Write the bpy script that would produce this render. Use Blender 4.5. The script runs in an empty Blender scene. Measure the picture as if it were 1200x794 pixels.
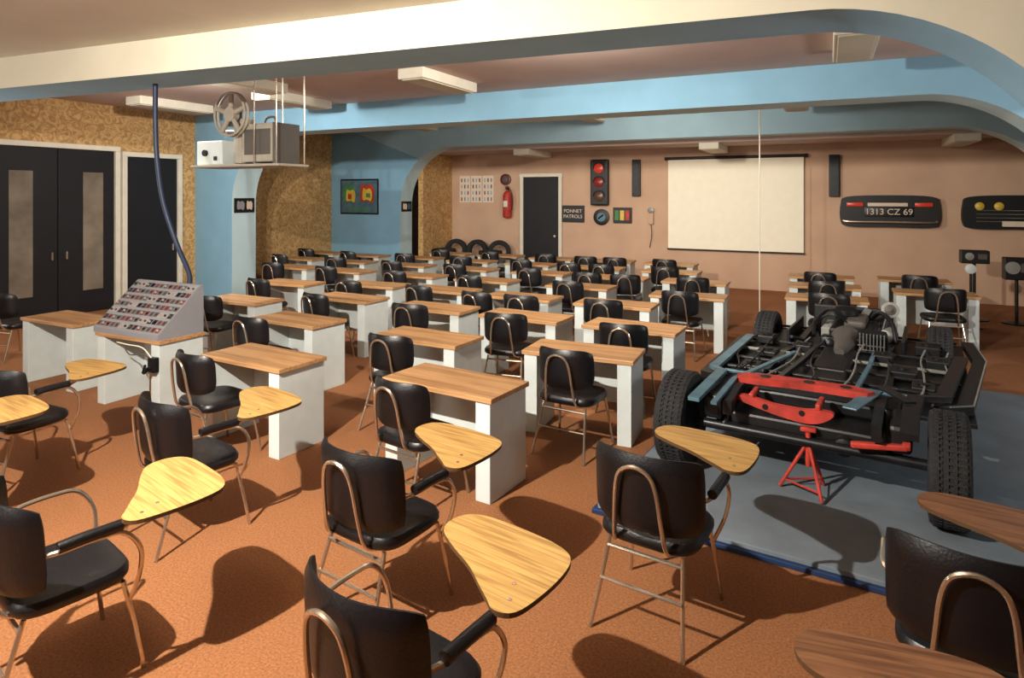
import bpy, bmesh, math, random
from mathutils import Vector, Matrix
random.seed(7)
S=bpy.context.scene
try: S.view_settings.view_transform='Standard'
except Exception: pass
def lin(c):
    r=[]
    for v in c[:3]:
        v/=255.0
        r.append(v/12.92 if v<=0.04045 else ((v+0.055)/1.055)**2.4)
    return (r[0],r[1],r[2],1)
# ---------------- materials
def mat(name,col,rough=0.6,metal=0.0,var=0.12,scale=6,bump=0.0,bscale=60,coat=0,emit=0):
    m=bpy.data.materials.new(name); m.use_nodes=True
    nt=m.node_tree; b=nt.nodes['Principled BSDF']
    tc=nt.nodes.new('ShaderNodeTexCoord'); n=nt.nodes.new('ShaderNodeTexNoise')
    n.inputs['Scale'].default_value=scale; n.inputs['Detail'].default_value=4
    nt.links.new(tc.outputs['Object'],n.inputs['Vector'])
    r=nt.nodes.new('ShaderNodeValToRGB'); c=lin(col)
    r.color_ramp.elements[0].position=0.3; r.color_ramp.elements[1].position=0.7
    r.color_ramp.elements[0].color=tuple(x*(1-var) for x in c[:3])+(1,)
    r.color_ramp.elements[1].color=tuple(min(1,x*(1+var)) for x in c[:3])+(1,)
    nt.links.new(n.outputs['Fac'],r.inputs['Fac']); nt.links.new(r.outputs['Color'],b.inputs['Base Color'])
    b.inputs['Roughness'].default_value=rough; b.inputs['Metallic'].default_value=metal
    if coat: b.inputs['Coat Weight'].default_value=coat
    if emit:
        nt.links.new(r.outputs['Color'],b.inputs['Emission Color']); b.inputs['Emission Strength'].default_value=emit
    if bump:
        n2=nt.nodes.new('ShaderNodeTexNoise'); n2.inputs['Scale'].default_value=bscale
        nt.links.new(tc.outputs['Object'],n2.inputs['Vector'])
        bp=nt.nodes.new('ShaderNodeBump'); bp.inputs['Strength'].default_value=bump; bp.inputs['Distance'].default_value=0.01
        nt.links.new(n2.outputs['Fac'],bp.inputs['Height']); nt.links.new(bp.outputs['Normal'],b.inputs['Normal'])
    return m
def wood(name,c1,c2,axis=1,sc=14,rough=0.45):
    m=bpy.data.materials.new(name); m.use_nodes=True
    nt=m.node_tree; b=nt.nodes['Principled BSDF']
    tc=nt.nodes.new('ShaderNodeTexCoord'); mp=nt.nodes.new('ShaderNodeMapping')
    s=[sc*2.5]*3; s[axis]=sc*0.12; mp.inputs['Scale'].default_value=s
    mp.inputs['Rotation'].default_value=(0,0,0.25)
    n=nt.nodes.new('ShaderNodeTexNoise'); n.inputs['Scale'].default_value=1.0; n.inputs['Detail'].default_value=5; n.inputs['Distortion'].default_value=0.6
    r=nt.nodes.new('ShaderNodeValToRGB')
    r.color_ramp.elements[0].position=0.34; r.color_ramp.elements[0].color=lin(c2)
    r.color_ramp.elements[1].position=0.6; r.color_ramp.elements[1].color=lin(c1)
    nt.links.new(tc.outputs['Object'],mp.inputs['Vector']); nt.links.new(mp.outputs['Vector'],n.inputs['Vector'])
    nt.links.new(n.outputs['Fac'],r.inputs['Fac']); nt.links.new(r.outputs['Color'],b.inputs['Base Color'])
    b.inputs['Roughness'].default_value=rough
    return m
M={}
M['chrome']=mat('chrome',(205,190,170),0.22,0.9,0.1)
M['vinyl']=mat('black_vinyl',(9,9,13),0.38,0,0.2,bump=0.15,bscale=90)
M['tablet']=wood('tablet_wood',(190,150,86),(146,108,56),0,22)
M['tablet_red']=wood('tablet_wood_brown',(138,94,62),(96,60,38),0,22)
M['edge']=mat('tablet_edge',(80,56,32),0.5)
M['top']=wood('desk_top_wood',(188,144,98),(150,108,68),0,12)
M['cream']=mat('cream_paint',(200,208,206),0.55,0,0.05)
M['blue']=mat('blue_paint',(128,172,196),0.8,0,0.06,2)
M['paleblue']=mat('pale_blue_paint',(188,214,220),0.75,0,0.06,2)
M['beamthree']=mat('far_beam_blue_paint',(162,198,214),0.8,0,0.06,2)
M['beamblue']=mat('beam_soffit_blue',(150,194,220),0.8,0,0.06,2)
M['beamcream']=mat('beam_cream_paint',(204,198,178),0.9,0,0.06,1.5)
M['white']=mat('white_paint',(220,214,196),0.5,0,0.05)
M['screen']=mat('screen_fabric',(250,244,222),0.9,0,0.02)
M['black']=mat('black_paint',(11,11,13),0.45,0,0.2)
M['darkdoor']=mat('dark_door_paint',(9,9,15),0.6,0,0.2,3)
M['rubber']=mat('rubber',(30,30,32),0.8,0,0.25,20,bump=0.6,bscale=120)
M['steel']=mat('grey_steel',(140,140,134),0.45,0.3,0.2)
M['casegrey']=mat('beige_grey_enamel',(156,148,134),0.5,0.0,0.1)
M['casedark']=mat('dark_beige_grey',(80,75,70),0.5,0.0,0.1)
M['tagwhite']=mat('console_tag_white',(150,142,136),0.5,0.0,0.1)
M['tagred']=mat('console_tag_red',(104,54,50),0.5,0.0,0.1)
M['lensdark']=mat('red_lens_unlit',(136,40,32),0.3,0,0.1)
M['lensdull']=mat('dull_lens_unlit',(92,62,44),0.3,0,0.1)
M['bluesteel']=mat('blue_grey_steel',(84,116,130),0.45,0.2,0.25)
M['darksteel']=mat('oily_dark_steel',(26,27,30),0.38,0.3,0.4,12)
M['red']=mat('red_enamel',(176,54,42),0.55,0,0.3,9)
M['redlens']=mat('red_lens',(206,60,40),0.3,0,0.1,emit=0.12)
M['yellow']=mat('yellow_enamel',(216,184,70),0.4,0,0.1)
M['green']=mat('green_ink',(70,130,80),0.6)
M['grey']=mat('grey_board',(108,118,126),0.8,0,0.18,3)
M['bluehose']=mat('blue_hose',(30,44,70),0.5)
M['bluetrim']=mat('blue_trim',(22,46,84),0.6)
M['paper']=mat('paper',(224,206,186),0.8,0,0.03)
M['pink']=mat('panel_neutral_grey',(134,134,138),0.5,0,0.05)
M['redbrown']=mat('red_brown_knob',(96,44,42),0.4)
M['amberglass']=mat('frosted_glass',(122,112,98),0.25,0,0.25,3)
def ramp2(name,build,c1,c2,p1,p2,rough):
    m=bpy.data.materials.new(name); m.use_nodes=True; nt=m.node_tree; b=nt.nodes['Principled BSDF']
    out=build(nt); r=nt.nodes.new('ShaderNodeValToRGB')
    r.color_ramp.elements[0].position=p1; r.color_ramp.elements[0].color=lin(c1)
    r.color_ramp.elements[1].position=p2; r.color_ramp.elements[1].color=lin(c2)
    nt.links.new(out,r.inputs['Fac']); nt.links.new(r.outputs['Color'],b.inputs['Base Color']); b.inputs['Roughness'].default_value=rough
    return m,nt,b,out
def bfloor(nt):
    tc=nt.nodes.new('ShaderNodeTexCoord'); n=nt.nodes.new('ShaderNodeTexNoise'); n.inputs['Scale'].default_value=80; n.inputs['Detail'].default_value=8; n.inputs['Roughness'].default_value=.8
    nt.links.new(tc.outputs['Object'],n.inputs['Vector']); return n.outputs['Fac']
M['floor'],nt,b_,o_=ramp2('orange_carpet',bfloor,(98,58,34),(178,116,66),.32,.68,.92)
bp=nt.nodes.new('ShaderNodeBump'); bp.inputs['Strength'].default_value=.6; bp.inputs['Distance'].default_value=.01
nt.links.new(o_,bp.inputs['Height']); nt.links.new(bp.outputs['Normal'],b_.inputs['Normal'])
def bpaper(nt):
    tc=nt.nodes.new('ShaderNodeTexCoord')
    n=nt.nodes.new('ShaderNodeTexNoise'); n.inputs['Scale'].default_value=6.5; n.inputs['Detail'].default_value=4; n.inputs['Distortion'].default_value=2.6
    nt.links.new(tc.outputs['Object'],n.inputs['Vector']); return n.outputs['Fac']
M['wallpaper']=ramp2('mustard_wallpaper',bpaper,(166,126,76),(206,168,112),.40,.60,.85)[0]
def bwave(nt):
    tc=nt.nodes.new('ShaderNodeTexCoord'); w=nt.nodes.new('ShaderNodeTexNoise'); w.inputs['Scale'].default_value=1.4
    nt.links.new(tc.outputs['Object'],w.inputs['Vector']); return w.outputs['Fac']
M['tan']=ramp2('dusty_tan_wall',bwave,(194,160,134),(206,172,144),.3,.7,.85)[0]
M['ceil']=mat('ceiling_mauve_brown',(192,170,160),0.85,0,0.05,1.5)
M['ceilgrey']=mat('ceiling_pale_grey',(206,200,184),0.85,0,0.05,1.5)

# ---------------- mesh helpers
class MB:
    def __init__(s,*mats): s.bm=bmesh.new(); s.mats=list(mats); s.mi=0
    def m(s,i): s.mi=i; return s
    def _tag(s,faces):
        for f in faces: f.material_index=s.mi
    def box(s,c,size,bev=0.0,rot=None,seg=2):
        r=bmesh.ops.create_cube(s.bm,size=1.0); vs=r['verts']
        bmesh.ops.scale(s.bm,vec=Vector(size),verts=vs)
        fs=list({f for v in vs for f in v.link_faces})
        if bev>0:
            es=list({e for v in vs for e in v.link_edges})
            rr=bmesh.ops.bevel(s.bm,geom=es,offset=bev,segments=seg,affect='EDGES',profile=0.5)
            vs=list({v for f in rr['faces'] for v in f.verts}|{v for v in vs if v.is_valid})
            st=list(vs); seen=set(vs)
            while st:
                v=st.pop()
                for e in v.link_edges:
                    o=e.other_vert(v)
                    if o not in seen: seen.add(o); st.append(o)
            vs=list(seen)
            fs=list({f for v in vs for f in v.link_faces})
        mt=Matrix.Translation(Vector(c))
        if rot: mt=mt@(Matrix.Rotation(rot[2],4,'Z')@Matrix.Rotation(rot[1],4,'Y')@Matrix.Rotation(rot[0],4,'X'))
        bmesh.ops.transform(s.bm,matrix=mt,verts=vs); s._tag(fs); return s
    def rings(s,rings,cap=True,closed=False):
        R=[[s.bm.verts.new(p) for p in ring] for ring in rings]; fs=[]
        n=len(R[0]); k=len(R)
        for i in range(k if closed else k-1):
            a=R[i]; b=R[(i+1)%k]
            for j in range(n):
                try: fs.append(s.bm.faces.new((a[j],a[(j+1)%n],b[(j+1)%n],b[j])))
                except ValueError: pass
        if cap and not closed:
            try: fs.append(s.bm.faces.new(list(reversed(R[0])))); fs.append(s.bm.faces.new(R[-1]))
            except ValueError: pass
        s._tag(fs); return s
    def tube(s,pts,r,seg=8,smooth=4,closed=False):
        P=[Vector(p) for p in pts]
        if smooth>1 and len(P)>2:
            Q=[]; n=len(P)
            for i in range(n if closed else n-1):
                if closed: p0,p1,p2,p3=P[i-1],P[i],P[(i+1)%n],P[(i+2)%n]
                else: p0=P[max(i-1,0)];p1=P[i];p2=P[i+1];p3=P[min(i+2,n-1)]
                for k in range(smooth):
                    t=k/smooth
                    Q.append(0.5*((2*p1)+(p2-p0)*t+(2*p0-5*p1+4*p2-p3)*t*t+(3*p1-p0-3*p2+p3)*t**3))
            if not closed: Q.append(P[-1])
            P=Q
        n=len(P); rings=[]; up=None
        for i in range(n):
            if closed: d=(P[(i+1)%n]-P[i-1])
            else: d=P[min(i+1,n-1)]-P[max(i-1,0)]
            d.normalize()
            if up is None:
                a=Vector((0,0,1)) if abs(d.z)<0.9 else Vector((1,0,0))
                up=(a-d*a.dot(d)).normalized()
            else: up=(up-d*up.dot(d)).normalized()
            sd=d.cross(up)
            rings.append([P[i]+(up*math.cos(2*math.pi*j/seg)+sd*math.sin(2*math.pi*j/seg))*r for j in range(seg)])
        return s.rings(rings,True,closed)
    def cyl(s,p0,p1,r0,r1=None,seg=20):
        p0=Vector(p0);p1=Vector(p1); r1=r0 if r1 is None else r1
        d=(p1-p0).normalized(); a=Vector((0,0,1)) if abs(d.z)<0.9 else Vector((1,0,0))
        up=(a-d*a.dot(d)).normalized(); sd=d.cross(up)
        f=lambda p,r:[p+(up*math.cos(2*math.pi*j/seg)+sd*math.sin(2*math.pi*j/seg))*r for j in range(seg)]
        return s.rings([f(p0,r0),f(p1,r1)])
    def lathe(s,c,axis,prof,seg=28,closed=False):
        c=Vector(c); d=Vector(axis).normalized(); a=Vector((0,0,1)) if abs(d.z)<0.9 else Vector((1,0,0))
        up=(a-d*a.dot(d)).normalized(); sd=d.cross(up)
        rg=[[c+d*h+(up*math.cos(2*math.pi*j/seg)+sd*math.sin(2*math.pi*j/seg))*max(r,0.0005) for j in range(seg)] for r,h in prof]
        return s.rings(rg,True,closed)
    def prism(s,outline,z0,z1,fn=None,side=None):
        fn=fn or (lambda x,y,z:(x,y,z))
        a=[s.bm.verts.new(fn(x,y,z0)) for x,y in outline]; b=[s.bm.verts.new(fn(x,y,z1)) for x,y in outline]
        fs=[s.bm.faces.new(list(reversed(a))),s.bm.faces.new(b)]; s._tag(fs); n=len(a); sf=[]
        for j in range(n): sf.append(s.bm.faces.new((a[j],a[(j+1)%n],b[(j+1)%n],b[j])))
        s._tag(sf)
        if side is not None:
            for f in sf: f.material_index=side
        return s
    def obj(s,name,parent=None,smooth=True,loc=None,rot=None,normals=True):
        if normals: bmesh.ops.recalc_face_normals(s.bm,faces=s.bm.faces[:])
        me=bpy.data.meshes.new(name); s.bm.to_mesh(me); s.bm.free()
        for m in s.mats: me.materials.append(m)
        if smooth:
            for p in me.polygons: p.use_smooth=True
            try: me.set_sharp_from_angle(angle=math.radians(38))
            except Exception: pass
        o=bpy.data.objects.new(name,me); bpy.context.collection.objects.link(o)
        if parent: o.parent=parent
        if loc: o.location=loc
        if rot: o.rotation_euler=rot
        return o
def crom(pts,k=4):
    P=[Vector((x,y,0)) for x,y in pts]; n=len(P); Q=[]
    for i in range(n):
        p0,p1,p2,p3=P[i-1],P[i],P[(i+1)%n],P[(i+2)%n]
        for j in range(k):
            t=j/k; q=0.5*((2*p1)+(p2-p0)*t+(2*p0-5*p1+4*p2-p3)*t*t+(3*p1-p0-3*p2+p3)*t**3); Q.append((q.x,q.y))
    return Q
def root(name,label,cat,loc=(0,0,0),yaw=0,group=None):
    e=bpy.data.objects.new(name,None); e.empty_display_size=0.1; bpy.context.collection.objects.link(e)
    e.location=loc; e.rotation_euler=(0,0,math.radians(yaw)); e['label']=label; e['category']=cat
    if group: e['group']=group
    return e
def tagtop(o,label,cat,group=None):
    o['label']=label;o['category']=cat
    if group:o['group']=group
    return o
def clone(r,loc,yaw,label=None):
    n=r.copy(); bpy.context.collection.objects.link(n); n.location=loc; n.rotation_euler=(0,0,math.radians(yaw))
    if label: n['label']=label
    def rec(src,dst):
        for ch in list(src.children):
            c=ch.copy(); bpy.context.collection.objects.link(c); c.parent=dst; rec(ch,c)
    rec(r,n); return n
def struct(o): o['kind']='structure'; return o
def text(body,size,mat_,parent,loc,rot,name='lettering',ext=0.002):
    cu=bpy.data.curves.new(name,'FONT'); cu.body=body; cu.size=size; cu.extrude=ext; cu.align_x='CENTER'; cu.align_y='CENTER'
    o=bpy.data.objects.new(name,cu); bpy.context.collection.objects.link(o)
    dg=bpy.context.evaluated_depsgraph_get(); me=bpy.data.meshes.new_from_object(o.evaluated_get(dg))
    bpy.data.objects.remove(o); o=bpy.data.objects.new(name,me); bpy.context.collection.objects.link(o)
    me.materials.clear(); me.materials.append(mat_); o.parent=parent; o.location=loc; o.rotation_euler=rot; return o

# ---------------- room
XL,XR,YB,YF,ZC=-11.9,4.6,15.0,-2.5,3.75
def slab(name,a,b,m):
    c=[(a[i]+b[i])/2 for i in range(3)]; s=[abs(b[i]-a[i]) for i in range(3)]
    o=MB(m).box((0,0,0),s).obj(name,smooth=False,loc=c); return struct(o)
slab('floor',(XL-.1,YF-.1,-.1),(XR+.1,YB+.1,0),M['floor'])
slab('wall_back',(XL-.1,YB,0),(XR+.1,YB+.1,ZC+.1),M['tan'])
slab('wall_front',(XL-.1,YF-.1,0),(XR+.1,YF,ZC+.1),M['tan'])
slab('wall_right',(XR,YF,0),(XR+.1,YB,ZC),M['tan'])
slab('wall_left',(XL-.1,YF,0),(XL,13.1,ZC),M['wallpaper'])
slab('wall_left_rear',(-9.45,13.6,0),(-9.3,YB,3.2),M['wallpaper'])
o=MB(M['ceilgrey']).prism([(XL-.1,YF-.1),(XR+.1,YF-.1),(XR+.1,5.2),(XL-.1,3.75)],3.62,3.72).obj('ceiling_front',smooth=False); struct(o)
slab('ceiling_middle',(XL-.1,3.6,ZC),(XR+.1,13.1,ZC+.1),M['ceil'])
slab('ceiling_rear',(XL,13.6,3.18),(XR,YB,3.28),M['ceil'])
def frame(name,y0,y1,xl,xr,zb,R,Rr,mats,beam_idx=0,skew=0.0):
    op=[(xl,0),(xl,(zb-R)*.5)]; out=[(XL,0),(XL,(zb-R)*.5)]
    N=20
    for i in range(N+1):
        a=math.pi/2*i/N
        x=xl+R-R*math.cos(a); z=zb-R+R*math.sin(a); op.append((x,z))
        out.append((XL,(zb-R)+(ZC-zb+R)*i/(N/2)) if i<=N/2 else (XL+(xl+R-XL)*(i-N/2)/(N/2),ZC))
    for t in (.25,.5,.75):
        x=xl+R+(xr-Rr-xl-R)*t; op.append((x,zb)); out.append((x,ZC))
    for i in range(N+1):
        a=math.pi/2*i/N
        op.append((xr-Rr+Rr*math.sin(a),zb-Rr+Rr*math.cos(a)))
        out.append((xr-Rr+(XR-xr+Rr)*i/(N/2),ZC) if i<=N/2 else (XR,ZC-(ZC-zb+Rr)*(i-N/2)/(N/2)))
    op+= [(xr,0)]; out+=[(XR,0)]
    b=MB(*mats); bm=b.bm
    V={}
    for k,y in (('f',y0),('b',y1)):
        V[k]=[[bm.verts.new((x,y+skew*x,z)) for x,z in L] for L in (op,out)]
    n=len(op)
    for i in range(n-1):
        beam=(i>=N-6)
        for k in 'fb':
            f=bm.faces.new((V[k][0][i],V[k][0][i+1],V[k][1][i+1],V[k][1][i])); f.material_index=beam_idx if beam else 0
        f=bm.faces.new((V['f'][0][i],V['f'][0][i+1],V['b'][0][i+1],V['b'][0][i])); f.material_index=1
    o=b.obj(name,smooth=True); return struct(o)
frame('trim_1',4.5,5.15,XL+.8,1.5,3.28,1.0,1.6,[M['beamcream'],M['beamblue']],0,.085)
frame('trim_2',9.0,9.6,-10.8,2.6,3.30,1.4,1.6,[M['blue'],M['paleblue']])
frame('trim_3',13.1,13.6,-9.65,3.5,3.26,1.45,1.6,[M['blue'],M['paleblue'],M['beamthree']],2)

def wall_door(name,y0,y1,zt,leaves,panes):
    b=MB(M['white'],M['darkdoor'],M['amberglass'],M['chrome'])
    x=XL; t=.09
    b.m(0).box((x+.05,(y0+y1)/2,zt+t/2),(.1,y1-y0+2*t,t),.008)
    b.box((x+.05,y0-t/2,zt/2),(.1,t,zt),.008).box((x+.05,y1+t/2,zt/2),(.1,t,zt),.008)
    w=(y1-y0)/leaves
    for i in range(leaves):
        yc=y0+w*(i+.5)
        b.m(1).box((x+.03,yc,zt/2),(.05,w-.015,zt-.01),.006)
        if panes:
            b.m(2).box((x+.056,yc+(.1 if i else -.08),1.45),(.012,w*.36,2.1),.004)
        b.m(3).box((x+.09,yc+(w*.38 if i==0 else -w*.38),1.05),(.05,.03,.14),.008)
    return struct(b.obj(name,smooth=False))
wall_door('door_1',5.35,7.28,2.9,2,True)
wall_door('door_2',7.5,8.55,2.82,1,False)
b=MB(M['white'],M['darkdoor'],M['chrome'])
b.m(0).box((-6.6,YB-.04,2.6),(1.2,.08,.09),.008).box((-7.14,YB-.04,1.28),(.09,.08,2.56),.008).box((-6.06,YB-.04,1.28),(.09,.08,2.56),.008)
b.m(1).box((-6.6,YB-.02,1.28),(1.0,.04,2.54),.005); b.m(2).cyl((-6.2,YB-.04,1.05),(-6.2,YB-.1,1.05),.03)
struct(b.obj('door_3',smooth=False))

# ---------------- chairs
def chair_seat(b,w=.50,d=.45,z=.44):
    prof=[(.80,-.032),(.95,-.028),(1.0,-.01),(1.0,.012),(.95,.03),(.8,.038),(.5,.030),(.02,.022)]
    rg=[]
    for sc,h in prof:
        ring=[]
        for j in range(32):
            a=2*math.pi*j/32; ca,sa=math.cos(a),math.sin(a); e=2/4.2
            ring.append((math.copysign(abs(ca)**e,ca)*w/2*sc,math.copysign(abs(sa)**e,sa)*d/2*sc,z+h))
        rg.append(ring)
    b.rings(rg)
def chair_back(b,w=.275,z0=.50,z1=.87,y0=-.245,wrap=.13,sq=.26,squ=.14):
    NU,NV=20,10; zc=(z0+z1)/2; hh=(z1-z0)/2
    def P(s,t,off):
        rs=s*math.sqrt(max(0,1-squ*t*t*t*t)); hz=hh*(1-sq*abs(s)**5)
        x=w*math.sin(rs*1.15)/math.sin(1.15)
        y=y0+wrap*(1-math.cos(rs*1.15))/(1-math.cos(1.15))
        z=zc+t*hz
        y-=.06*(z-.50)
        n=Vector((math.sin(rs*1.15*.8),-math.cos(rs*1.15*.8),0))
        th=.021*(1-max(abs(s),abs(t))**6)
        return Vector((x,y,z))+n*off*(th+.004)
    F=[[b.bm.verts.new(P(-1+2*i/NU,-1+2*j/NV,-1)) for j in range(NV+1)] for i in range(NU+1)]
    B=[[b.bm.verts.new(P(-1+2*i/NU,-1+2*j/NV,1)) for j in range(NV+1)] for i in range(NU+1)]
    for G in (F,B):
        for i in range(NU):
            for j in range(NV): b.bm.faces.new((G[i][j],G[i+1][j],G[i+1][j+1],G[i][j+1]))
    per=[(i,0) for i in range(NU)]+[(NU,j) for j in range(NV)]+[(i,NV) for i in range(NU,0,-1)]+[(0,j) for j in range(NV,0,-1)]
    for k in range(len(per)):
        a=per[k];c=per[(k+1)%len(per)]
        b.bm.faces.new((F[a[0]][a[1]],F[c[0]][c[1]],B[c[0]][c[1]],B[a[0]][a[1]]))
tr=.0105
def chair_base(r,**kw):
    b=MB(M['vinyl']); chair_seat(b); b.obj('seat',r)
    b=MB(M['vinyl']); chair_back(b,**kw); b.obj('backrest',r)
    b=MB(M['chrome'])
    b.tube([(-.15,-.16,.40),(-.13,-.245,.44),(-.115,-.280,.58),(-.10,-.300,.72),(-.07,-.312,.80),(0,-.318,.83),(.07,-.312,.80),(.10,-.300,.72),(.115,-.280,.58),(.13,-.245,.44),(.15,-.16,.40)],tr)
    b.tube([(-.15,-.16,.40),(-.17,0,.395),(-.20,.17,.40)],tr).tube([(.15,-.16,.40),(.17,0,.395),(.20,.17,.40)],tr)
    b.tube([(-.21,.18,.39),(.21,.18,.39)],tr,smooth=1).tube([(-.19,-.19,.36),(.19,-.19,.36)],tr,smooth=1)
    b.tube([(-.205,-.245,.22),(.205,-.245,.22)],tr*.8,smooth=1)
    b.obj('frame',r)
    for sx in (-1,1):
        MB(M['chrome']).tube([(sx*.21,.175,.40),(sx*.23,.215,.2),(sx*.25,.245,0.002)],tr).obj('leg',r)
        MB(M['chrome']).tube([(sx*.185,-.175,.40),(sx*.205,-.24,.2),(sx*.23,-.31,0.002)],tr).obj('leg',r)
tc_=root('tablet_arm_chair','black vinyl chair with chrome tube frame and wooden writing tablet','chair',(0,0,0),0,'tablet-arm chairs at the near end of the room')
chair_base(tc_,sq=.16,squ=.08)
for sx in (-1,1):
    MB(M['chrome']).tube([(sx*.22,.20,.32),(sx*.27,.22,.44),(sx*.295,.215,.56),(sx*.30,.15,.655),(sx*.297,.05,.672),(sx*.29,-.07,.668),(sx*.262,-.13,.66)],tr,smooth=5).obj('arm_tube',tc_)
b=MB(M['vinyl']); b.tube([(.297,-.09,.69),(.299,0,.695),(.297,.14,.692)],.024,12); b.obj('armrest_pad',tc_)
outl=crom([(.25,.17),(.31,.135),(.375,.17),(.395,.30),(.39,.45),(.355,.55),(.26,.595),(.08,.61),(-.08,.605),(-.165,.57),(-.195,.49),(-.165,.41),(-.06,.345),(.08,.28),(.18,.215)],4)
b=MB(M['tablet'],M['edge']); b.prism(outl,.707,.725,side=1); tab=b.obj('writing_tablet',tc_,smooth=False)
b=MB(M['chrome']); b.tube([(.30,.13,.672),(.285,.2,.692),(.22,.40,.698)],.009)
for p in ((.32,.21),(.28,.29)): b.cyl((p[0],p[1],.725),(p[0],p[1],.7275),.008,seg=10)
b.obj('tablet_bracket',tc_)
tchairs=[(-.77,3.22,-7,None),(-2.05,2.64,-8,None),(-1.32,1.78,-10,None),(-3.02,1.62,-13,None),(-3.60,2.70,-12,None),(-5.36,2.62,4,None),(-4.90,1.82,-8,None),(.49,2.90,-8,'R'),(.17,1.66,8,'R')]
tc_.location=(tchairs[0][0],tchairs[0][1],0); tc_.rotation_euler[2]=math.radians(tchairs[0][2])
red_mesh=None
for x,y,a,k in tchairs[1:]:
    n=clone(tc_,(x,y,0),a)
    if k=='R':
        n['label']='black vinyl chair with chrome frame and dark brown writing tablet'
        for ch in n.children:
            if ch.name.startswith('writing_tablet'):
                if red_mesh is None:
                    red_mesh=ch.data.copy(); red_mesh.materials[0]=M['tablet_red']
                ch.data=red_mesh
D0=root('student_desk','wooden-topped desk with white painted panel legs','desk',(0,0,0),0,'student desks in rows')
b=MB(M['top']); b.box((0,0,.703),(1.0,.50,.036),.004); b.obj('desktop',D0,smooth=False)
for sx in (-1,1):
    b=MB(M['cream']); b.box((sx*.42,0,.3425),(.12,.47,.684),.004); b.obj('leg_panel',D0,smooth=False)
b=MB(M['cream']); b.box((0,.19,.45),(.72,.03,.45),.003); b.obj('modesty_panel',D0,smooth=False)
C0=root('student_chair','black vinyl chair with chrome tube legs at a desk','chair',(0,0,0),0,'chairs at the student desks')
chair_base(C0,w=.24,sq=.2,z0=.55,z1=.865)
desks=[]
def row(y,xs,jit=.05):
    for x in xs: desks.append((x+random.uniform(-jit,jit),y+random.uniform(-jit,jit),random.uniform(-3,3)))
desks+= [(-2.5,4.07,-6),(-4.35,3.95,-4),(-7.65,4.2,0),(-1.95,5.37,3),(-3.52,5.22,-3),(-5.3,5.3,-4)]
desks+= [(-6.12,4.12,0)]
row(6.0,[-6.95])
row(6.62,[-4.32,-3.08,-1.83],.03); row(6.7,[-5.8])
row(7.45,[-7.6]); row(7.9,[-6.3,-5.0,-3.7,-2.45]); desks.append((-1.72,8.95,2))
row(9.15,[-9.2,-7.85,-6.4,-5.0,-3.4])
row(10.4,[-10.3,-8.9,-7.4,-6.0,-4.6,-3.2,-1.9])
row(11.65,[-10.9,-9.5,-8.1,-6.7,-5.3,-3.9,-2.5])
row(12.9,[-8.0,-6.7,-5.4,-4.1,-2.8],.03)
desks+= [(-.02,9.55,0),(-.05,10.8,1),(-.1,12.0,0),(1.25,12.2,0),(1.35,10.7,0)]
firstc=True
def put_chair(cx,cy,a):
    global firstc
    if firstc: C0.location=(cx,cy,0); C0.rotation_euler[2]=math.radians(a); firstc=False
    else: clone(C0,(cx,cy,0),a)
for i,(x,y,a) in enumerate(desks):
    if i==0: D0.location=(x,y,0); D0.rotation_euler[2]=math.radians(a)
    else: clone(D0,(x,y,0),a)
    if i in (2,6): continue
    if i==0: put_chair(-2.56,3.68,-10); continue
    if i==1: put_chair(-4.46,3.56,-10); continue
    if i==3: put_chair(-1.90,4.98,-4); continue
    two = i>=13 and (i*7)%5<2 and x>-6.0 and x<-1
    if two:
        put_chair(x-.30,y-.57,a+random.uniform(-9,4))
        put_chair(x+.30,y-.55,a+random.uniform(-4,9))
    else: put_chair(x+random.uniform(.0,.05),y-.42+random.uniform(-.06,.0),a+random.uniform(-12,12))
for x,y,a in [(-8.5,3.3,30),(-7.7,3.0,-20),(-9.4,4.5,10)]:
    clone(C0,(x,y,0),a)

# ---------------- control console
cr=root('control_console','grey sloped control console with rows of dark knobs','console',(-6.14,4.12,.7215),0)
prof=[(-.25,0),(.24,0),(.24,.47),(.21,.47),(-.25,.05)]
b=MB(M['pink']); b.prism(prof,-.50,.50,fn=lambda y,z,x:(x,y,z)); b.obj('housing',cr,smooth=False)
dy,dz=.46,.42; L=math.hypot(dy,dz); ny,nz=-dz/L,dy/L
def onp(x,t,h): return (x,-.25+dy*t+ny*h,.05+dz*t+nz*h)
b=MB(M['pink'],M['casedark'],M['tagwhite'],M['tagred'],M['darksteel'])
b.rings([[onp(-.49,.02,.001),onp(.49,.02,.001),onp(.49,.98,.001),onp(-.49,.98,.001)],[onp(-.49,.02,.005),onp(.49,.02,.005),onp(.49,.98,.005),onp(-.49,.98,.005)]])
NI,NJ=14,7
for i in range(NI):
    for j in range(NJ):
        x=-.455+i*.07; t=.09+j*.137
        b.m([1,3,4,2,1,3,1,4,2,1,3][(i*5+j*7)%11])
        b.rings([[onp(x-.028,t-.052,h),onp(x+.028,t-.052,h),onp(x+.028,t+.035,h),onp(x-.028,t+.035,h)] for h in (.005,.007)])
b.obj('face_plate',cr,smooth=False)
for i in range(NI):
    for j in range(NJ):
        x=-.455+i*.07; t=.09+j*.137-.01
        m=[M['redbrown'],M['casedark'],M['black'],M['tagwhite']][(i*3+j*5)%4]
        b=MB(m); b.cyl(onp(x,t,.007),onp(x,t,.018),.013,.011,10); b.obj('knob',cr)
h=MB(M['bluehose']); h.tube([(-6.42,4.38,3.29),(-6.42,4.38,2.9),(-6.41,4.39,2.5),(-6.36,4.42,2.05),(-6.2,4.46,1.6),(-5.98,4.45,1.28),(-5.92,4.40,1.15)],.026,10,6)
tagtop(h.obj('ceiling_cable_hose'),'dark blue cable hose hanging from the ceiling beam to the console','cable')
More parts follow.
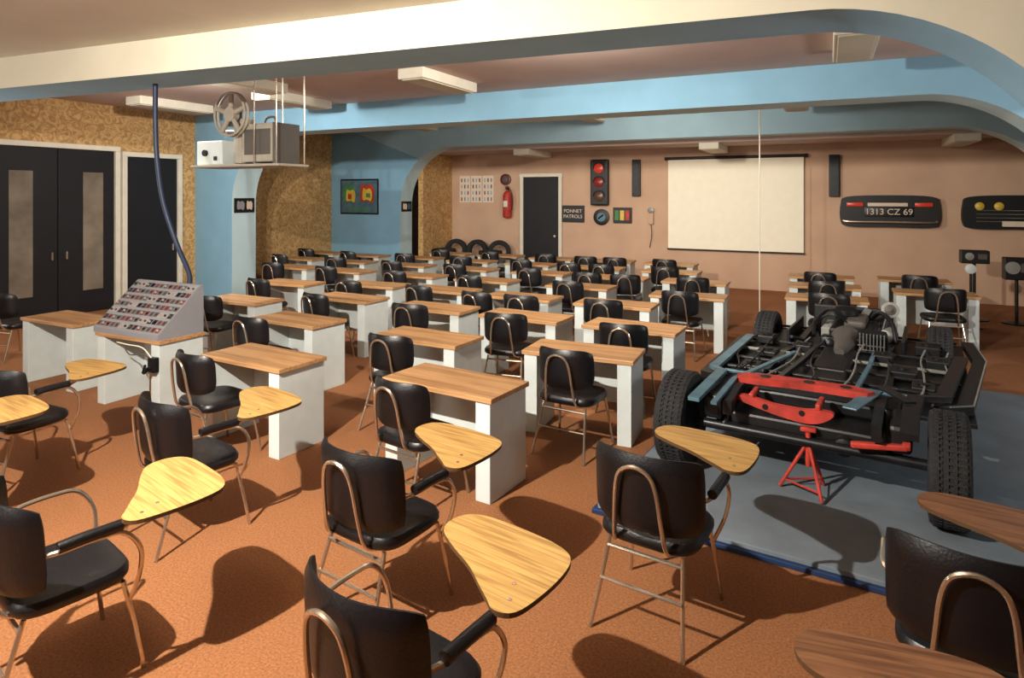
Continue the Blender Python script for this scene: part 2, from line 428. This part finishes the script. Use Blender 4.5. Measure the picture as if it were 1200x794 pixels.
j=root('junction_box','small dark electrical box with wires on a desk panel','electrical box',(-5.68,3.853,.5))
MB(M['darksteel']).box((0,0,0),(.09,.06,.14),.008).obj('box_body',j)
MB(M['darksteel']).cyl((.0,-.03,-.02),(.0,-.10,-.05),.02).cyl((.0,-.1,-.05),(.06,-.12,.03),.012).obj('switch_lever',j)
MB(M['white']).tube([(-.0,-.02,.07),(-.1,-.04,.16),(-.3,-.05,.17),(-.5,-.03,.17)],.006,6).obj('wire',j)
MB(M['casedark']).tube([(-.0,-.02,.07),(-.12,-.05,.10),(-.28,-.05,.08),(-.42,-.03,.17)],.006,6).obj('wire',j)

# ---------------- film projector hung from ceiling
pr=root('film_projector','beige-grey film projector with spoked reel on a ceiling-hung platform','projector',(-6.50,5.6,2.45),0)
MB(M['casegrey']).box((.08,0,0),(1.5,.5,.03),.006).obj('platform',pr,smooth=False)
for x in (.42,.78):
    for y in (-.22,.22): MB(M['chrome']).cyl((x,y,-.02),(x,y,1.3),.008,seg=8).obj('hanger_rod',pr)
b=MB(M['casegrey'],M['casedark']); b.box((.42,0,.27),(.54,.34,.46),.02); b.m(1)
b.box((.42,-.175,.28),(.42,.02,.30),.006); b.box((.71,0,.25),(.03,.4,.5),.006); b.obj('lamp_housing',pr,smooth=False)
b=MB(M['cream'],M['darksteel']); b.box((-.42,-.02,.17),(.46,.3,.3),.012); b.m(1).cyl((-.48,-.17,.17),(-.48,-.2,.17),.04); b.box((-.30,-.175,.10),(.05,.02,.05)).obj('control_box',pr,smooth=False)
b=MB(M['casegrey'],M['casedark']); b.box((.02,-.02,.31),(.14,.2,.56),.02); b.m(1); b.cyl((-.05,-.05,.42),(-.28,-.05,.42),.04,.05); b.box((-.08,-.1,.54),(.12,.1,.1),.01).obj('projector_head_with_lens',pr)
b=MB(M['casegrey']); yr=-.2; R=.26; zc=.62; xc=.04
b.tube([(xc+R*math.cos(a),yr,zc+R*math.sin(a)) for a in [2*math.pi*k/24 for k in range(24)]],.016,8,1,True)
b.tube([(xc+R*math.cos(a),yr-.05,zc+R*math.sin(a)) for a in [2*math.pi*k/24 for k in range(24)]],.014,8,1,True)
b.cyl((xc,yr-.06,zc),(xc,yr+.02,zc),.09)
for k in range(5):
    a=2*math.pi*k/5+.3
    b.tube([(xc+.08*math.cos(a),yr-.03,zc+.08*math.sin(a)),(xc+R*math.cos(a),yr-.03,zc+R*math.sin(a))],.03,8,1)
b.obj('film_reel',pr)
MB(M['casedark']).box((xc,-.11,.56),(.05,.06,.28),.01).cyl((xc,-.22,.62),(xc,-.08,.62),.02).obj('reel_arm',pr)
MB(M['casedark']).tube([(.34,0,.49),(.36,.02,.58),(.49,.02,.59),(.53,.02,.49)],.015,8).obj('carry_handle',pr)

# ---------------- ceiling lamps
lamp=root('ceiling_light_box','cream fluorescent light box fixed to the ceiling','ceiling light',(-4.85,7.5,3.75),0,'fluorescent ceiling light boxes')
MB(M['white']).box((0,0,-.07),(.40,1.4,.14),.01).obj('housing',lamp,smooth=False)
MB(M['beamcream']).box((0,0,-.146),(.32,1.32,.014),.004).obj('diffuser',lamp,smooth=False)
for x,y in [(.25,7.45),(-10.4,7.4),(-7.4,6.3),(-8.0,7.9)]: clone(lamp,(x,y,3.75),0)
for x in (-8.4,-4.3,-.5,2.6): clone(lamp,(x,11.9,3.75),0)
for x in (-6.5,-2.2,2.2): clone(lamp,(x,14.25,3.18),0)
clone(lamp,(-8.8,2.2,3.62),0)

# ---------------- back wall items
rx=(math.radians(90),0,0)
s=root('projection_screen','large white roll-down projection screen on the wall','screen',(-1.9,YB-.0645,1.88))
MB(M['screen']).box((0,0,0),(2.88,.012,2.06)).obj('screen_surface',s,smooth=False)
MB(M['black']).cyl((-1.52,0,1.06),(1.52,0,1.06),.035).obj('roller_case',s)
MB(M['black']).cyl((-1.46,0,-1.04),(1.46,0,-1.04),.018).obj('bottom_bar',s)
for sx in (-1,1): MB(M['black']).box((sx*1.49,.022,1.06),(.03,.084,.08),.004).obj('wall_bracket',s,smooth=False)
t=root('traffic_light','black wall-mounted traffic light with three round lenses','traffic light',(-5.0,YB-.089,2.4))
MB(M['black']).box((0,0,0),(.44,.18,1.12),.03).obj('housing',t,smooth=False)
for k in (-1,0,1):
    MB(M[{1:'redlens',0:'lensdark',-1:'lensdull'}[k]]).lathe((0,-.09,k*.34),(0,-1,0),[(.12,0),(.12,.02),(.08,.04),(.0,.05)]).obj('lens',t)
    MB(M['black']).tube([(.14*math.cos(a),-.13,k*.34+.14*math.sin(a)) for a in [math.pi*q/8 for q in range(9)]],.014,6,1).obj('visor',t)
f=root('fire_extinguisher','red wall-mounted fire extinguisher with black hose','fire extinguisher',(-7.52,YB-.13,1.5))
MB(M['red']).lathe((0,0,0),(0,0,1),[(.10,0),(.12,.03),(.12,.58),(.09,.66),(.04,.70),(.035,.74)]).obj('cylinder_body',f)
MB(M['black']).box((0,0,.77),(.05,.16,.06),.01).box((0,-.05,.82),(.03,.2,.02),.005).obj('valve_handle',f)
MB(M['black']).tube([(0,-.06,.76),(.14,-.08,.7),(.17,-.05,.45),(.14,-.02,.2)],.014,8).obj('hose',f)
MB(M['white']).box((0,-.118,.36),(.12,.01,.16),.003).obj('instruction_label',f)
MB(M['steel']).box((0,.113,.4),(.1,.035,.5),.004).obj('wall_bracket',f)
g=root('wall_hose_reel','round dark red wall gauge above the extinguisher','hose reel',(-7.62,YB-.04,2.5))
MB(M['redbrown']).lathe((0,0,0),(0,-1,0),[(.15,-.041),(.15,.02),(.12,.03),(.11,.01)]).obj('ring',g)
MB(M['casedark']).lathe((0,-.01,0),(0,-1,0),[(.08,0),(.08,.02),(.02,.03)]).obj('hub',g)
for i,x0 in enumerate([-8.88,-8.52,-8.16]):
    p=root('instruction_poster','pale paper poster with rows of small dark and red diagrams','poster',(x0,YB-.006,2.25),0,'instruction posters on the back wall')
    MB(M['paper']).box((0,0,0),(.33,.013,.72)).obj('sheet',p,smooth=False)
    b=MB(M['redbrown'],M['grey'],M['blue'])
    for a in range(3):
        for c in range(4): b.m((a+c+i)%3).box((-.1+a*.1,-.008,-.27+c*.17),(.035,.004,.10))
    b.obj('printed_diagrams',p,smooth=False)
def sign(label,x,z,w,h,mt,lines=(),col='white',size=.1):
    r=root('wall_sign',label,'sign',(x,YB-.024,z))
    MB(M['black']).box((0,0,0),(w,.05,h),.006).obj('sign_frame',r,smooth=False)
    MB(mt).box((0,-.028,0),(w-.05,.008,h-.05)).obj('sign_face',r,smooth=False)
    for i,l in enumerate(lines): text(l,size,M[col],r,(0,-.034,(len(lines)-1)*size*.55-i*size*1.1),rx)
    return r
sign('black sign with two lines of white lettering',-5.72,1.62,.58,.42,M['black'],('PONNET','PATROLS'),'paper',.122)
r=root('round_gauge','round blue and black dial on the wall','gauge',(-4.98,YB-.019,1.55))
MB(M['black']).lathe((0,0,0),(0,-1,0),[(.2,-.02),(.2,.03),(.16,.04)]).obj('bezel',r)
MB(M['bluesteel']).lathe((0,-.04,0),(0,-1,0),[(.11,0),(.11,.005),(.06,.006)]).obj('dial',r)
MB(M['darksteel']).cyl((-.07,-.048,-.04),(.06,-.048,.06),.02,seg=8).obj('needle',r)
r=sign('black framed sign with yellow, green and red blocks',-4.45,1.6,.46,.38,M['black'])
for k,m in enumerate(('green','yellow','red')): MB(M[m]).box((-.13+k*.13,-.036,0),(.10,.008,.24)).obj('colour_block',r,smooth=False)
for x in (-4.1,.12):
    r=root('wall_speaker','tall narrow black speaker fixed on the wall','speaker',(x,YB-.049,2.5),0,'narrow black wall speakers')
    MB(M['black']).box((0,0,0),(.2,.1,.88),.01).obj('cabinet',r,smooth=False)
    MB(M['darksteel']).box((0,-.052,0),(.15,.01,.8),.003).obj('grille',r,smooth=False)
r=root('wall_instrument','small metal wall instrument with a dial and lead','instrument',(-3.75,YB-.039,1.55))
MB(M['tan']).box((0,0,0),(.12,.08,.3),.01).obj('case',r); MB(M['steel']).lathe((0,-.04,.18),(0,-1,0),[(.07,0),(.07,.02),(.03,.03)]).obj('dial',r)
MB(M['casedark']).tube([(0,-.02,-.14),(.02,-.02,-.4),(-.03,-.02,-.7)],.010,6).obj('lead',r)
r=root('car_rear_panel','black car rear panel with red tail lights and number plate','car panel',(1.1,YB-.0702,1.75))
o=crom([(-.86,-.2),(-.86,.16),(-.74,.31),(0,.34),(.74,.31),(.86,.16),(.86,-.2),(.7,-.3),(0,-.3),(-.7,-.3)],4)
MB(M['black']).prism(o,-.06,.07,fn=lambda x,z,y:(x,y,z)).obj('bodywork',r,smooth=False)
MB(M['chrome']).tube([(-.82,-.1,-.17),(-.7,-.13,-.2),(0,-.14,-.2),(.7,-.13,-.2),(.82,-.1,-.17)],.022,8).obj('bumper',r)
for sx in (-1,1): MB(M['redlens']).box((sx*.60,-.075,.15),(.3,.03,.08),.01).obj('tail_light',r)
MB(M['paper']).box((-.02,-.075,.15),(.7,.02,.07),.004).obj('light_strip',r)
MB(M['black']).box((0,-.08,-.0),(.86,.02,.19),.004).obj('number_plate',r)
text('1313 CZ 69',.17,M['paper'],r,(0,-.093,-.0),rx)
r=root('car_front_panel','black car front panel with round yellow headlights','car panel',(3.2,YB-.0702,1.75))
MB(M['black']).prism(o,-.06,.07,fn=lambda x,z,y:(x,y,z)).obj('bodywork',r,smooth=False)
for x in (-.6,-.3,.3,.6):
    MB(M['yellow']).lathe((x,-.06,.13),(0,-1,0),[(.075,0),(.075,.03),(.045,.05),(0,.055)]).obj('headlight',r)
for k in range(4): MB(M['chrome']).box((0,-.062,.05-.07*k),(1.3,.012,.012)).obj('grille_bar',r)
MB(M['paper']).box((0,-.09,-.2),(.5,.06,.1)).obj('number_plate',r)

def poster_frame(loc,yaw,w,h,label,cols,bm_='bluetrim'):
    r=root('wall_poster',label,'poster',loc,yaw)
    MB(M['black']).box((0,0,0),(w,.02,h),.004).obj('border',r,smooth=False)
    MB(M[bm_]).box((0,-.011,0),(w-.08,.004,h-.08)).obj('board',r,smooth=False)
    for i,(cx,cz,sx,sz,m) in enumerate(cols):
        b=MB(M[m]); y1=-.014-.002*i; b.prism(crom([(-sx,-sz*.8),(-sx*.9,sz),(-.2*sx,sz*.8),(sx*.4,sz),(sx,sz*.4),(sx*.8,-sz),(0,-sz*.8)],3),y1-.003,y1,fn=lambda x,z2,y2,cx=cx,cz=cz:(cx+x,y2,cz+z2)); b.obj('printed_shape',r,smooth=False)
poster_frame((-10.95,13.09,2.05),0,1.25,.92,'blue-grey poster with green, yellow and red engine diagrams',
 [(-.32,.08,.20,.24,'green'),(-.27,.02,.15,.16,'yellow'),(-.3,-.0,.06,.08,'red'),(.28,.08,.22,.24,'red'),(.28,.05,.15,.16,'yellow'),(.31,.03,.07,.06,'green'),(0,-.32,.30,.03,'green')],'bluesteel')
poster_frame((-10.79,9.3,1.88),90,.5,.30,'small framed plate with grey and white drawings',[(-.1,0,.09,.09,'pink'),(.12,0,.07,.09,'paper')],'black')
poster_frame((-9.64,13.35,1.8),90,.42,.26,'small framed plate with white and blue drawings',[(-.08,0,.08,.08,'paper'),(.1,0,.06,.08,'bluesteel')],'black')
# tyres
def tyre_geom(b,c,ax,R=.33,w=.18,seg=40):
    r0=R*.6
    b.lathe(c,ax,[(r0,-w*.36),(R*.8,-w*.5),(R*.95,-w*.46),(R,-w*.34),(R,-w*.24),(R*.97,-w*.22),(R*.97,-w*.16),(R,-w*.14),(R,-w*.03),(R*.97,-.01*w),(R*.97,.05*w),(R,w*.07),(R,w*.16),(R*.97,w*.18),(R*.97,w*.24),(R,w*.26),(R,w*.34),(R*.95,w*.46),(R*.8,w*.5),(r0,w*.36)],seg,True)
ben=root('tyre_bench','low bench carrying a row of spare tyres','bench',(-8.2,14.6,0))
MB(M['darksteel']).box((0,0,.30),(2.1,.4,.04),.004).obj('bench_top',ben,smooth=False)
for sx in (-1,1): MB(M['darksteel']).box((sx*.9,0,.14),(.06,.36,.28),.004).obj('leg_panel',ben,smooth=False)
T0=None
for k,x in enumerate([-8.92,-8.27,-7.62]):
    if T0 is None:
        b=MB(M['rubber']); tyre_geom(b,(0,0,0),(0,1,0),.30,.17); T0=b.obj('spare_tyre'); tagtop(T0,'black rubber spare tyre standing upright on a bench','tyre','spare tyres'); T0.location=(x,14.6,.62); T0.rotation_euler=(0,0,.3)
    else:
        n=T0.copy(); bpy.context.collection.objects.link(n); n.location=(x,14.6,.62); n.rotation_euler=(0,0,(.1,.5)[k-1])
for k,(x,y) in enumerate([(-8.9,14.02),(-8.25,13.98),(-7.58,14.02)]):
    for q in range(4-(k%2)):
        n=T0.copy(); bpy.context.collection.objects.link(n); n['label']='black rubber spare tyre lying in a stack'; n.location=(x+random.uniform(-.02,.02),y,.088+.178*q); n.rotation_euler=(math.radians(90),0,0)

def inst_stand(x,y,w,h,z,label):
    r=root('instrument_stand',label,'test equipment',(x,y,0))
    MB(M['darksteel']).cyl((0,0,.03),(0,0,z),.025).obj('pole',r); MB(M['darksteel']).lathe((0,0,0),(0,0,1),[(.2,0.002),(.2,.02),(.05,.05)]).obj('base',r)
    MB(M['black']).box((0,0,z+h/2),(w,.2,h),.015).obj('case',r,smooth=False)
    MB(M['steel']).lathe((-w*.2,-.1,z+h*.55),(0,-1,0),[(min(w,h)*.28,0),(min(w,h)*.28,.02),(.02,.025)]).obj('dial',r)
    MB(M['casedark']).box((w*.25,-.105,z+h*.55),(w*.3,.012,h*.4),.003).obj('readout',r,smooth=False)
inst_stand(2.2,13.0,.40,.22,.95,'black instrument case with dial on a metal pole')
inst_stand(2.75,12.9,.36,.36,.72,'low black test instrument with dial on a pole')
r=root('tool_stand','pale round-headed measuring device on a thin pole','tool stand',(2.02,12.2,0))
MB(M['darksteel']).cyl((0,0,.03),(0,0,.88),.018).obj('pole',r); MB(M['darksteel']).lathe((0,0,0),(0,0,1),[(.16,.002),(.16,.02),(.04,.05)]).obj('base',r)
MB(M['cream']).lathe((0,0,.93),(0,-1,0),[(.04,-.03),(.075,-.02),(.075,.02),(.04,.03),(.02,.032)]).obj('head',r)
p=MB(M['white']); p.cyl((-1.0,11.15,0.0),(-1.0,11.15,3.745),.010,seg=10).lathe((-1.0,11.15,0),(0,0,1),[(.08,.002),(.08,.015),(.02,.03)])
tagtop(p.obj('support_pole'),'thin white floor-to-ceiling pole beside the desks','pole')

# ---------------- display platform + chassis
pf=root('display_platform','low grey display platform with a dark blue edge under the chassis','platform',(.37,6.05,0),-5)
MB(M['grey']).box((0,0,.045),(3.1,4.35,.03),.004).obj('platform_top',pf,smooth=False)
MB(M['bluetrim']).box((0,0,.017),(3.16,4.41,.03),.004).obj('platform_base',pf,smooth=False)
zt=.061
ch=root('car_chassis','bare car chassis with wheels, engine and red painted axle parts','car chassis',(.0,6.15,zt),-7)
ya,yf=-1.35,1.65
def wheel(x,y,side):
    b=MB(M['rubber']); tyre_geom(b,(0,0,0),(1,0,0),.345,.22,56)
    for k in range(60):
        a=2*math.pi*k/60
        for q in (-.06,0.0,.06): b.box((q,.344*math.cos(a),.344*math.sin(a)),(.046,.016,.005),0,rot=(a-math.pi/2,0,0))
    w=b.obj('wheel',ch,loc=(x,y,.352))
    MB(M['darksteel']).lathe((0,0,0),(side,0,0),[(.2,-.06),(.2,.05),(.17,.055),(.15,.02),(.08,.03),(.07,.06),(.0,.065)]).obj('rim',w)
for sx in (-1,1):
    wheel(sx*.84,ya,sx); wheel(sx*.82,yf,sx)
def loft(m,pts,name,w=.04,h=.05):
    rg=[[(x-w,y,z-h),(x+w,y,z-h),(x+w,y,z+h),(x-w,y,z+h)] for x,y,z in pts]
    return MB(M[m]).rings(rg).obj(name,ch,smooth=False)
for sx in (-1,1):
    loft('darksteel',[(sx*.46,-1.5,.53),(sx*.46,-1.2,.57),(sx*.46,-.9,.56),(sx*.46,-.6,.48),(sx*.46,.6,.46),(sx*.40,.9,.46),(sx*.40,2.1,.48)],'frame_rail',.03,.05)
loft('bluesteel',[(-.65,-1.66,.60),(-.65,-1.2,.62),(-.67,-.85,.61),(-.80,-.62,.57),(-.88,1.05,.52)],'outer_sill',.04,.014)
loft('darksteel',[(.64,-1.66,.60),(.64,-1.2,.62),(.66,-.85,.62),(.82,-.62,.58),(.98,1.05,.53)],'outer_sill',.05,.02)
loft('black',[(-.76,-.74,.52),(-.86,-.6,.49),(-.95,1.05,.46)],'side_flange',.06,.03)
loft('black',[(.80,-.76,.53),(.95,-.6,.52),(1.12,1.15,.48),(1.06,2.0,.48)],'side_flange',.05,.03)
loft('steel',[(.86,-.74,.562),(1.0,-.58,.552),(1.17,1.15,.512),(1.11,2.0,.512)],'flange_lip',.005,.005)
loft('bluesteel',[(-.51,-1.66,.595),(-.51,-1.1,.63),(-.44,-.3,.57),(-.34,.5,.53)],'stiffening_rib',.020,.010)
loft('darksteel',[(-.28,-.75,.56),(-.22,.2,.54),(-.2,.9,.53)],'tunnel_edge',.02,.02)
loft('bluesteel',[(.28,-.70,.58),(.30,.2,.55),(.30,.8,.54)],'tunnel_edge',.016,.012)
for y,z,m,w in [(-.70,.58,'bluesteel',1.42),(-.35,.53,'darksteel',1.75),(.1,.51,'darksteel',1.85),(.55,.50,'steel',1.9),(1.05,.49,'darksteel',2.0),(2.0,.48,'darksteel',1.9)]:
    MB(M[m]).box((0.02,y,z),(w,.045,.025),.006).obj('crossmember',ch,smooth=False)
MB(M['bluesteel']).box((.36,-1.12,.632),(.09,.56,.014),.005,rot=(0,0,-.22)).obj('mounting_plate',ch,smooth=False)
MB(M['darksteel']).box((.54,-.92,.645),(.08,.36,.014),.005,rot=(0,0,.55)).obj('mounting_plate',ch,smooth=False)
MB(M['black']).box((0.04,.62,.45),(1.95,2.7,.03),.004).box((0,-.25,.48),(.3,.8,.05),.02).box((0,.5,.49),(.3,.9,.07),.03).obj('floor_pan',ch,smooth=False)
MB(M['darksteel']).box((0,-.84,.50),(1.15,.30,.10),.02).obj('rear_floor_box',ch,smooth=False)
MB(M['black']).box((0,-1.0,.40),(1.2,.6,.10),.02).obj('underbody_tray',ch,smooth=False)
for sx in (-1,1):
    MB(M['black']).box((sx*.585,-1.22,.49),(.13,.40,.18),.03).box((sx*.58,-.98,.42),(.13,.22,.18),.03).obj('spring_tower',ch,smooth=False)
    MB(M['darksteel']).box((sx*.52,1.6,.54),(.03,.9,.14),.006).obj('inner_wing',ch,smooth=False)
for k,(x0,x1) in enumerate([(-.4,-.3),(-.1,-.15),(.15,.2),(.4,.45),(.65,.7),(-.65,-.6),(.75,.88),(-.7,-.78)]):
    MB(M['darksteel'] if k%2 else M['steel']).tube([(x0,-.8,.565),(x0+.05,-.4,.56),(x1,.1,.545),(x1-.03,.7,.54),(x1,1.1,.56)],.008,6).obj('brake_pipe',ch)
for x,y,s_,h_ in [(-.6,-.15,.16,.02),(.55,.30,.2,.03),(-.58,.45,.18,.02),(.05,-.45,.12,.02),(.70,-.2,.16,.04),(-.3,.75,.14,.05),(.38,.72,.16,.05),(.80,.75,.18,.05),(-.70,1.0,.16,.05),(.72,1.3,.2,.06)]:
    MB(M['black']).box((x,y,.48+h_/2+.02),(s_,s_*1.3,h_+.03),.01).lathe((x,y,.515+h_),(0,0,1),[(s_*.25,-.02),(s_*.25,.012),(s_*.1,.015)],16).obj('bracket_box',ch,smooth=False)
MB(M['darksteel']).tube([(-.73,ya,.345),(-.2,ya,.345),(.2,ya,.345),(.73,ya,.345)],.035,12,1).obj('rear_axle',ch)
MB(M['darksteel']).lathe((.26,ya+.0,.345),(0,1,0),[(.03,0),(.06,.01),(.075,.04),(.075,.14),(.06,.2),(.04,.34)]).obj('differential',ch)
b=MB(M['red'],M['black'])
pl=[(-.50,-1.06),(-.44,-.98),(-.28,-.94),(.28,-.92),(.42,-1.0),(.38,-1.07),(.12,-1.06),(-.12,-1.07),(-.32,-1.11),(-.46,-1.12)]
b.prism(pl,.650,.662)
b.rings([[(x,y,z) for z in (.650,.615)] + [(x,y+.012,z) for z in (.615,.650)] for x,y in [(-.50,-1.065),(-.46,-1.125),(-.32,-1.115),(-.12,-1.075),(.12,-1.065),(.38,-1.075),(.42,-1.005)]])
b.m(1)
for x,y in ((-.30,-1.02),(0.0,-1.0),(.24,-.99)): b.lathe((x,y,.6625),(0,0,1),[(.04,0),(.04,.002)],20)
b.obj('red_crossmember',ch,smooth=False)
b=MB(M['red'],M['black'])
ol=crom([(-.44,.02),(-.38,.05),(-.2,.02),(.0,.015),(.12,.03),(.20,.015),(.14,-.045),(.04,-.075),(-.10,-.065),(-.30,-.025)],4)
b.prism(ol,-.025,.025,fn=lambda x,z,y:(x,-1.30+y,.535+z))
b.m(1)
for x in (-.24,.0): b.lathe((x,-1.327,.527),(0,-1,0),[(.020,0),(.020,.003)],16)
b.obj('red_lower_arm',ch,smooth=False)
for x in (-.34,.10): MB(M['red']).box((x,-1.21,.580),(.035,.22,.045),.01).obj('red_link',ch,smooth=False)
b=MB(M['red']); b.box((.47,-1.44,.44),(.32,.05,.04),.012,rot=(0,-.1,.12)); b.box((.62,-1.34,.49),(.05,.22,.045),.012,rot=(.3,0,0)); b.obj('red_trailing_arm',ch,smooth=False)
for sx in (-1,1):
    MB(M['darksteel']).cyl((sx*.52,ya+.0,.35),(sx*.50,ya+.15,.60),.03).obj('shock_absorber',ch)
    b=MB(M['darksteel']); b.tube([(sx*.72,yf,.345),(sx*.45,yf-.1,.38),(sx*.42,yf-.3,.42)],.03,8); b.obj('suspension_arm',ch)
MB(M['steel']).cyl((0.1,ya+.25,.34),(0,.75,.38),.03).obj('drive_shaft',ch)
MB(M['casedark']).lathe((.02,1.15,.54),(0,1,0),[(.04,-.50),(.06,-.42),(.09,-.1),(.13,.0),(.15,.12)]).obj('gearbox',ch)
en=bpy.data.objects.new('engine',None); bpy.context.collection.objects.link(en); en.parent=ch; en.location=(.06,1.62,.38)
MB(M['black']).box((0,0,.12),(.42,.66,.30),.03).box((0,0,-.04),(.34,.6,.10),.04).obj('engine_block',en,smooth=False)
MB(M['casedark']).box((.02,.04,.30),(.2,.54,.08),.03).obj('rocker_cover',en,smooth=False)
b=MB(M['steel'])
for k in range(9): b.box((-.24,-.26+k*.062,.17),(.10,.018,.16),.004)
b.obj('cooling_fins',en,smooth=False)
MB(M['black']).lathe((-.10,.12,.33),(0,0,1),[(.11,0),(.13,.02),(.13,.07),(.09,.10),(.03,.11)]).obj('air_filter',en)
MB(M['steel']).lathe((.32,-.05,.2),(0.2,1,0),[(.04,-.15),(.07,-.13),(.07,.08),(.05,.1)]).obj('alternator',en)
b=MB(M['steel'],M['casedark']); b.lathe((.32,.2,.42),(0.1,-1,.2),[(.075,0),(.085,.02),(.085,.05),(.07,.052)]); b.m(1); b.lathe((.32,.2,.42),(0.1,-1,.2),[(.06,.05),(.05,.056),(.02,.058),(.02,.08),(0,.082)])
b.obj('pulley',en)
MB(M['darksteel']).cyl((.30,.16,.36),(.26,.1,.2),.03).obj('pulley_bracket',en)
b=MB(M['steel'],M['darksteel']); b.m(1).box((.20,-.46,.18),(.26,.14,.24),.03,rot=(.3,0,.1)); b.m(0)
for k in range(8): b.box((.20-.105+k*.03,-.545,.19),(.010,.02,.20),.0,rot=(.3,0,.1))
for k in range(4): b.box((.195,-.548+.014*k,.12+k*.045),(.24,.012,.010),.0,rot=(.3,0,.1))
b.obj('ribbed_housing',en,smooth=False)
MB(M['darksteel']).box((-.18,-.44,.12),(.18,.18,.18),.03).lathe((-.18,-.53,.14),(0,-1,0),[(.06,0),(.06,.04),(.03,.06)]).obj('starter_motor',en)
MB(M['black']).tube([(.15,.3,.30),(.24,.1,.40),(.36,-.2,.34),(.40,-.35,.18)],.022,10).obj('radiator_hose',en)
MB(M['black']).tube([(-.15,.3,.30),(-.28,.15,.36),(-.36,-.2,.28),(-.34,-.4,.18)],.02,10).obj('radiator_hose',en)
b=MB(M['steel']); b.cyl((0,.36,.2),(0,.42,.2),.06)
for k in range(6):
    a=math.pi*k/3; b.box((.13*math.cos(a),.4,.2+.13*math.sin(a)),(.16,.012,.07),0,rot=(.3,-a,0))
b.obj('cooling_fan',en,smooth=False)
b=MB(M['steel'])
for k in range(4): b.tube([(.18,-.2+.14*k,.20),(.29,-.2+.14*k,.17),(.33,-.2+.13*k,.06)],.020,8)
b.obj('exhaust_manifold',en)
for k in range(6):
    MB(M['black']).tube([(-.05,-.25+.1*k,.33),(-.18,-.28+.08*k,.40),(-.32,-.2+.05*k,.30),(-.32,-.1,.12)],.009,6).obj('ignition_lead',en)
MB(M['black']).box((0,2.1,.60),(.80,.07,.32),.015).obj('radiator',ch,smooth=False)
MB(M['darksteel']).cyl((-.30,1.25,.48),(-.42,.75,.62),.016).obj('steering_column',ch)
js=root('jack_stand','red three-legged jack stand supporting the chassis rear','jack stand',(-.12,4.81,zt))
MB(M['red']).cyl((0,0,.18),(0,0,.43),.018).box((0,0,.432),(.10,.06,.025),.005).obj('post',js)
for k in range(3):
    a=math.radians(-90)+2*math.pi/3*k+.5
    MB(M['red']).tube([(0.015*math.cos(a),.015*math.sin(a),.32),(.18*math.cos(a),.18*math.sin(a),.01)],.012,8,1).obj('leg',js)
b=MB(M['red']); b.tube([(.15*math.cos(math.radians(-90)+2*math.pi/3*k+.5),.15*math.sin(math.radians(-90)+2*math.pi/3*k+.5),.06) for k in range(3)],.008,6,1,True); b.obj('base_ring',js)

# ---------------- lights
def area(name,loc,target,power,size,col,sy=None):
    l=bpy.data.lights.new(name,'AREA'); l.energy=power; l.size=size; l.color=col
    if sy: l.shape='RECTANGLE'; l.size_y=sy
    o=bpy.data.objects.new(name,l); bpy.context.collection.objects.link(o); o.location=loc
    o.rotation_euler=(Vector(target)-Vector(loc)).to_track_quat('-Z','Y').to_euler(); return o
warm=(1,.93,.83)
area('key_lamp',(-2.9,.3,3.5),(-3.6,6.0,0),480,.06,warm)
area('hidden_bay_fill_a',(-7.6,5.35,3.6),(-8.4,11,1.2),190,.1,(1,.95,.88))  # added fill concealed behind the near beam, lifts the left bay; no fixture here
area('hidden_bay_fill_b',(-2.4,5.5,3.6),(-3.0,12,1.2),180,.1,warm)  # another added fill tucked behind the beam, for the desks and far wall
area('added_rear_fill',(-3,10.0,3.6),(-3,15,1.6),75,.3,(1,.88,.74))  # added fill beyond the middle beam to brighten the back wall, not a fitting
area('added_front_fill',(-4.5,-1.6,2.0),(-4.5,3,4.6),60,1.6,(1,.96,.9),1.0)  # added soft fill behind the camera, lightens front ceiling and beam underside
area('added_right_fill',(3.7,6.6,1.8),(-4,9.5,4.1),55,.6,(1,.97,.95))  # added fill out of view by the right wall, aimed up at the ceiling
area('added_left_fill',(-10.9,2.4,1.8),(-8.5,9,3.6),60,.6,(1,.96,.9))  # added off-view fill at the left, raises the hall walls and ceiling
w=bpy.data.worlds.new('World'); S.world=w; w.use_nodes=True
w.node_tree.nodes['Background'].inputs[0].default_value=(.7,.7,.7,1); w.node_tree.nodes['Background'].inputs[1].default_value=.05

# ---------------- camera
cam=bpy.data.cameras.new('camera'); co=bpy.data.objects.new('camera',cam); bpy.context.collection.objects.link(co)
co.location=(0,0,2.1); co.rotation_euler=(math.radians(90),0,math.radians(26.41))
cam.sensor_width=36; cam.lens=36*745/1200; cam.shift_y=-169/1200; cam.clip_start=.05
S.camera=co
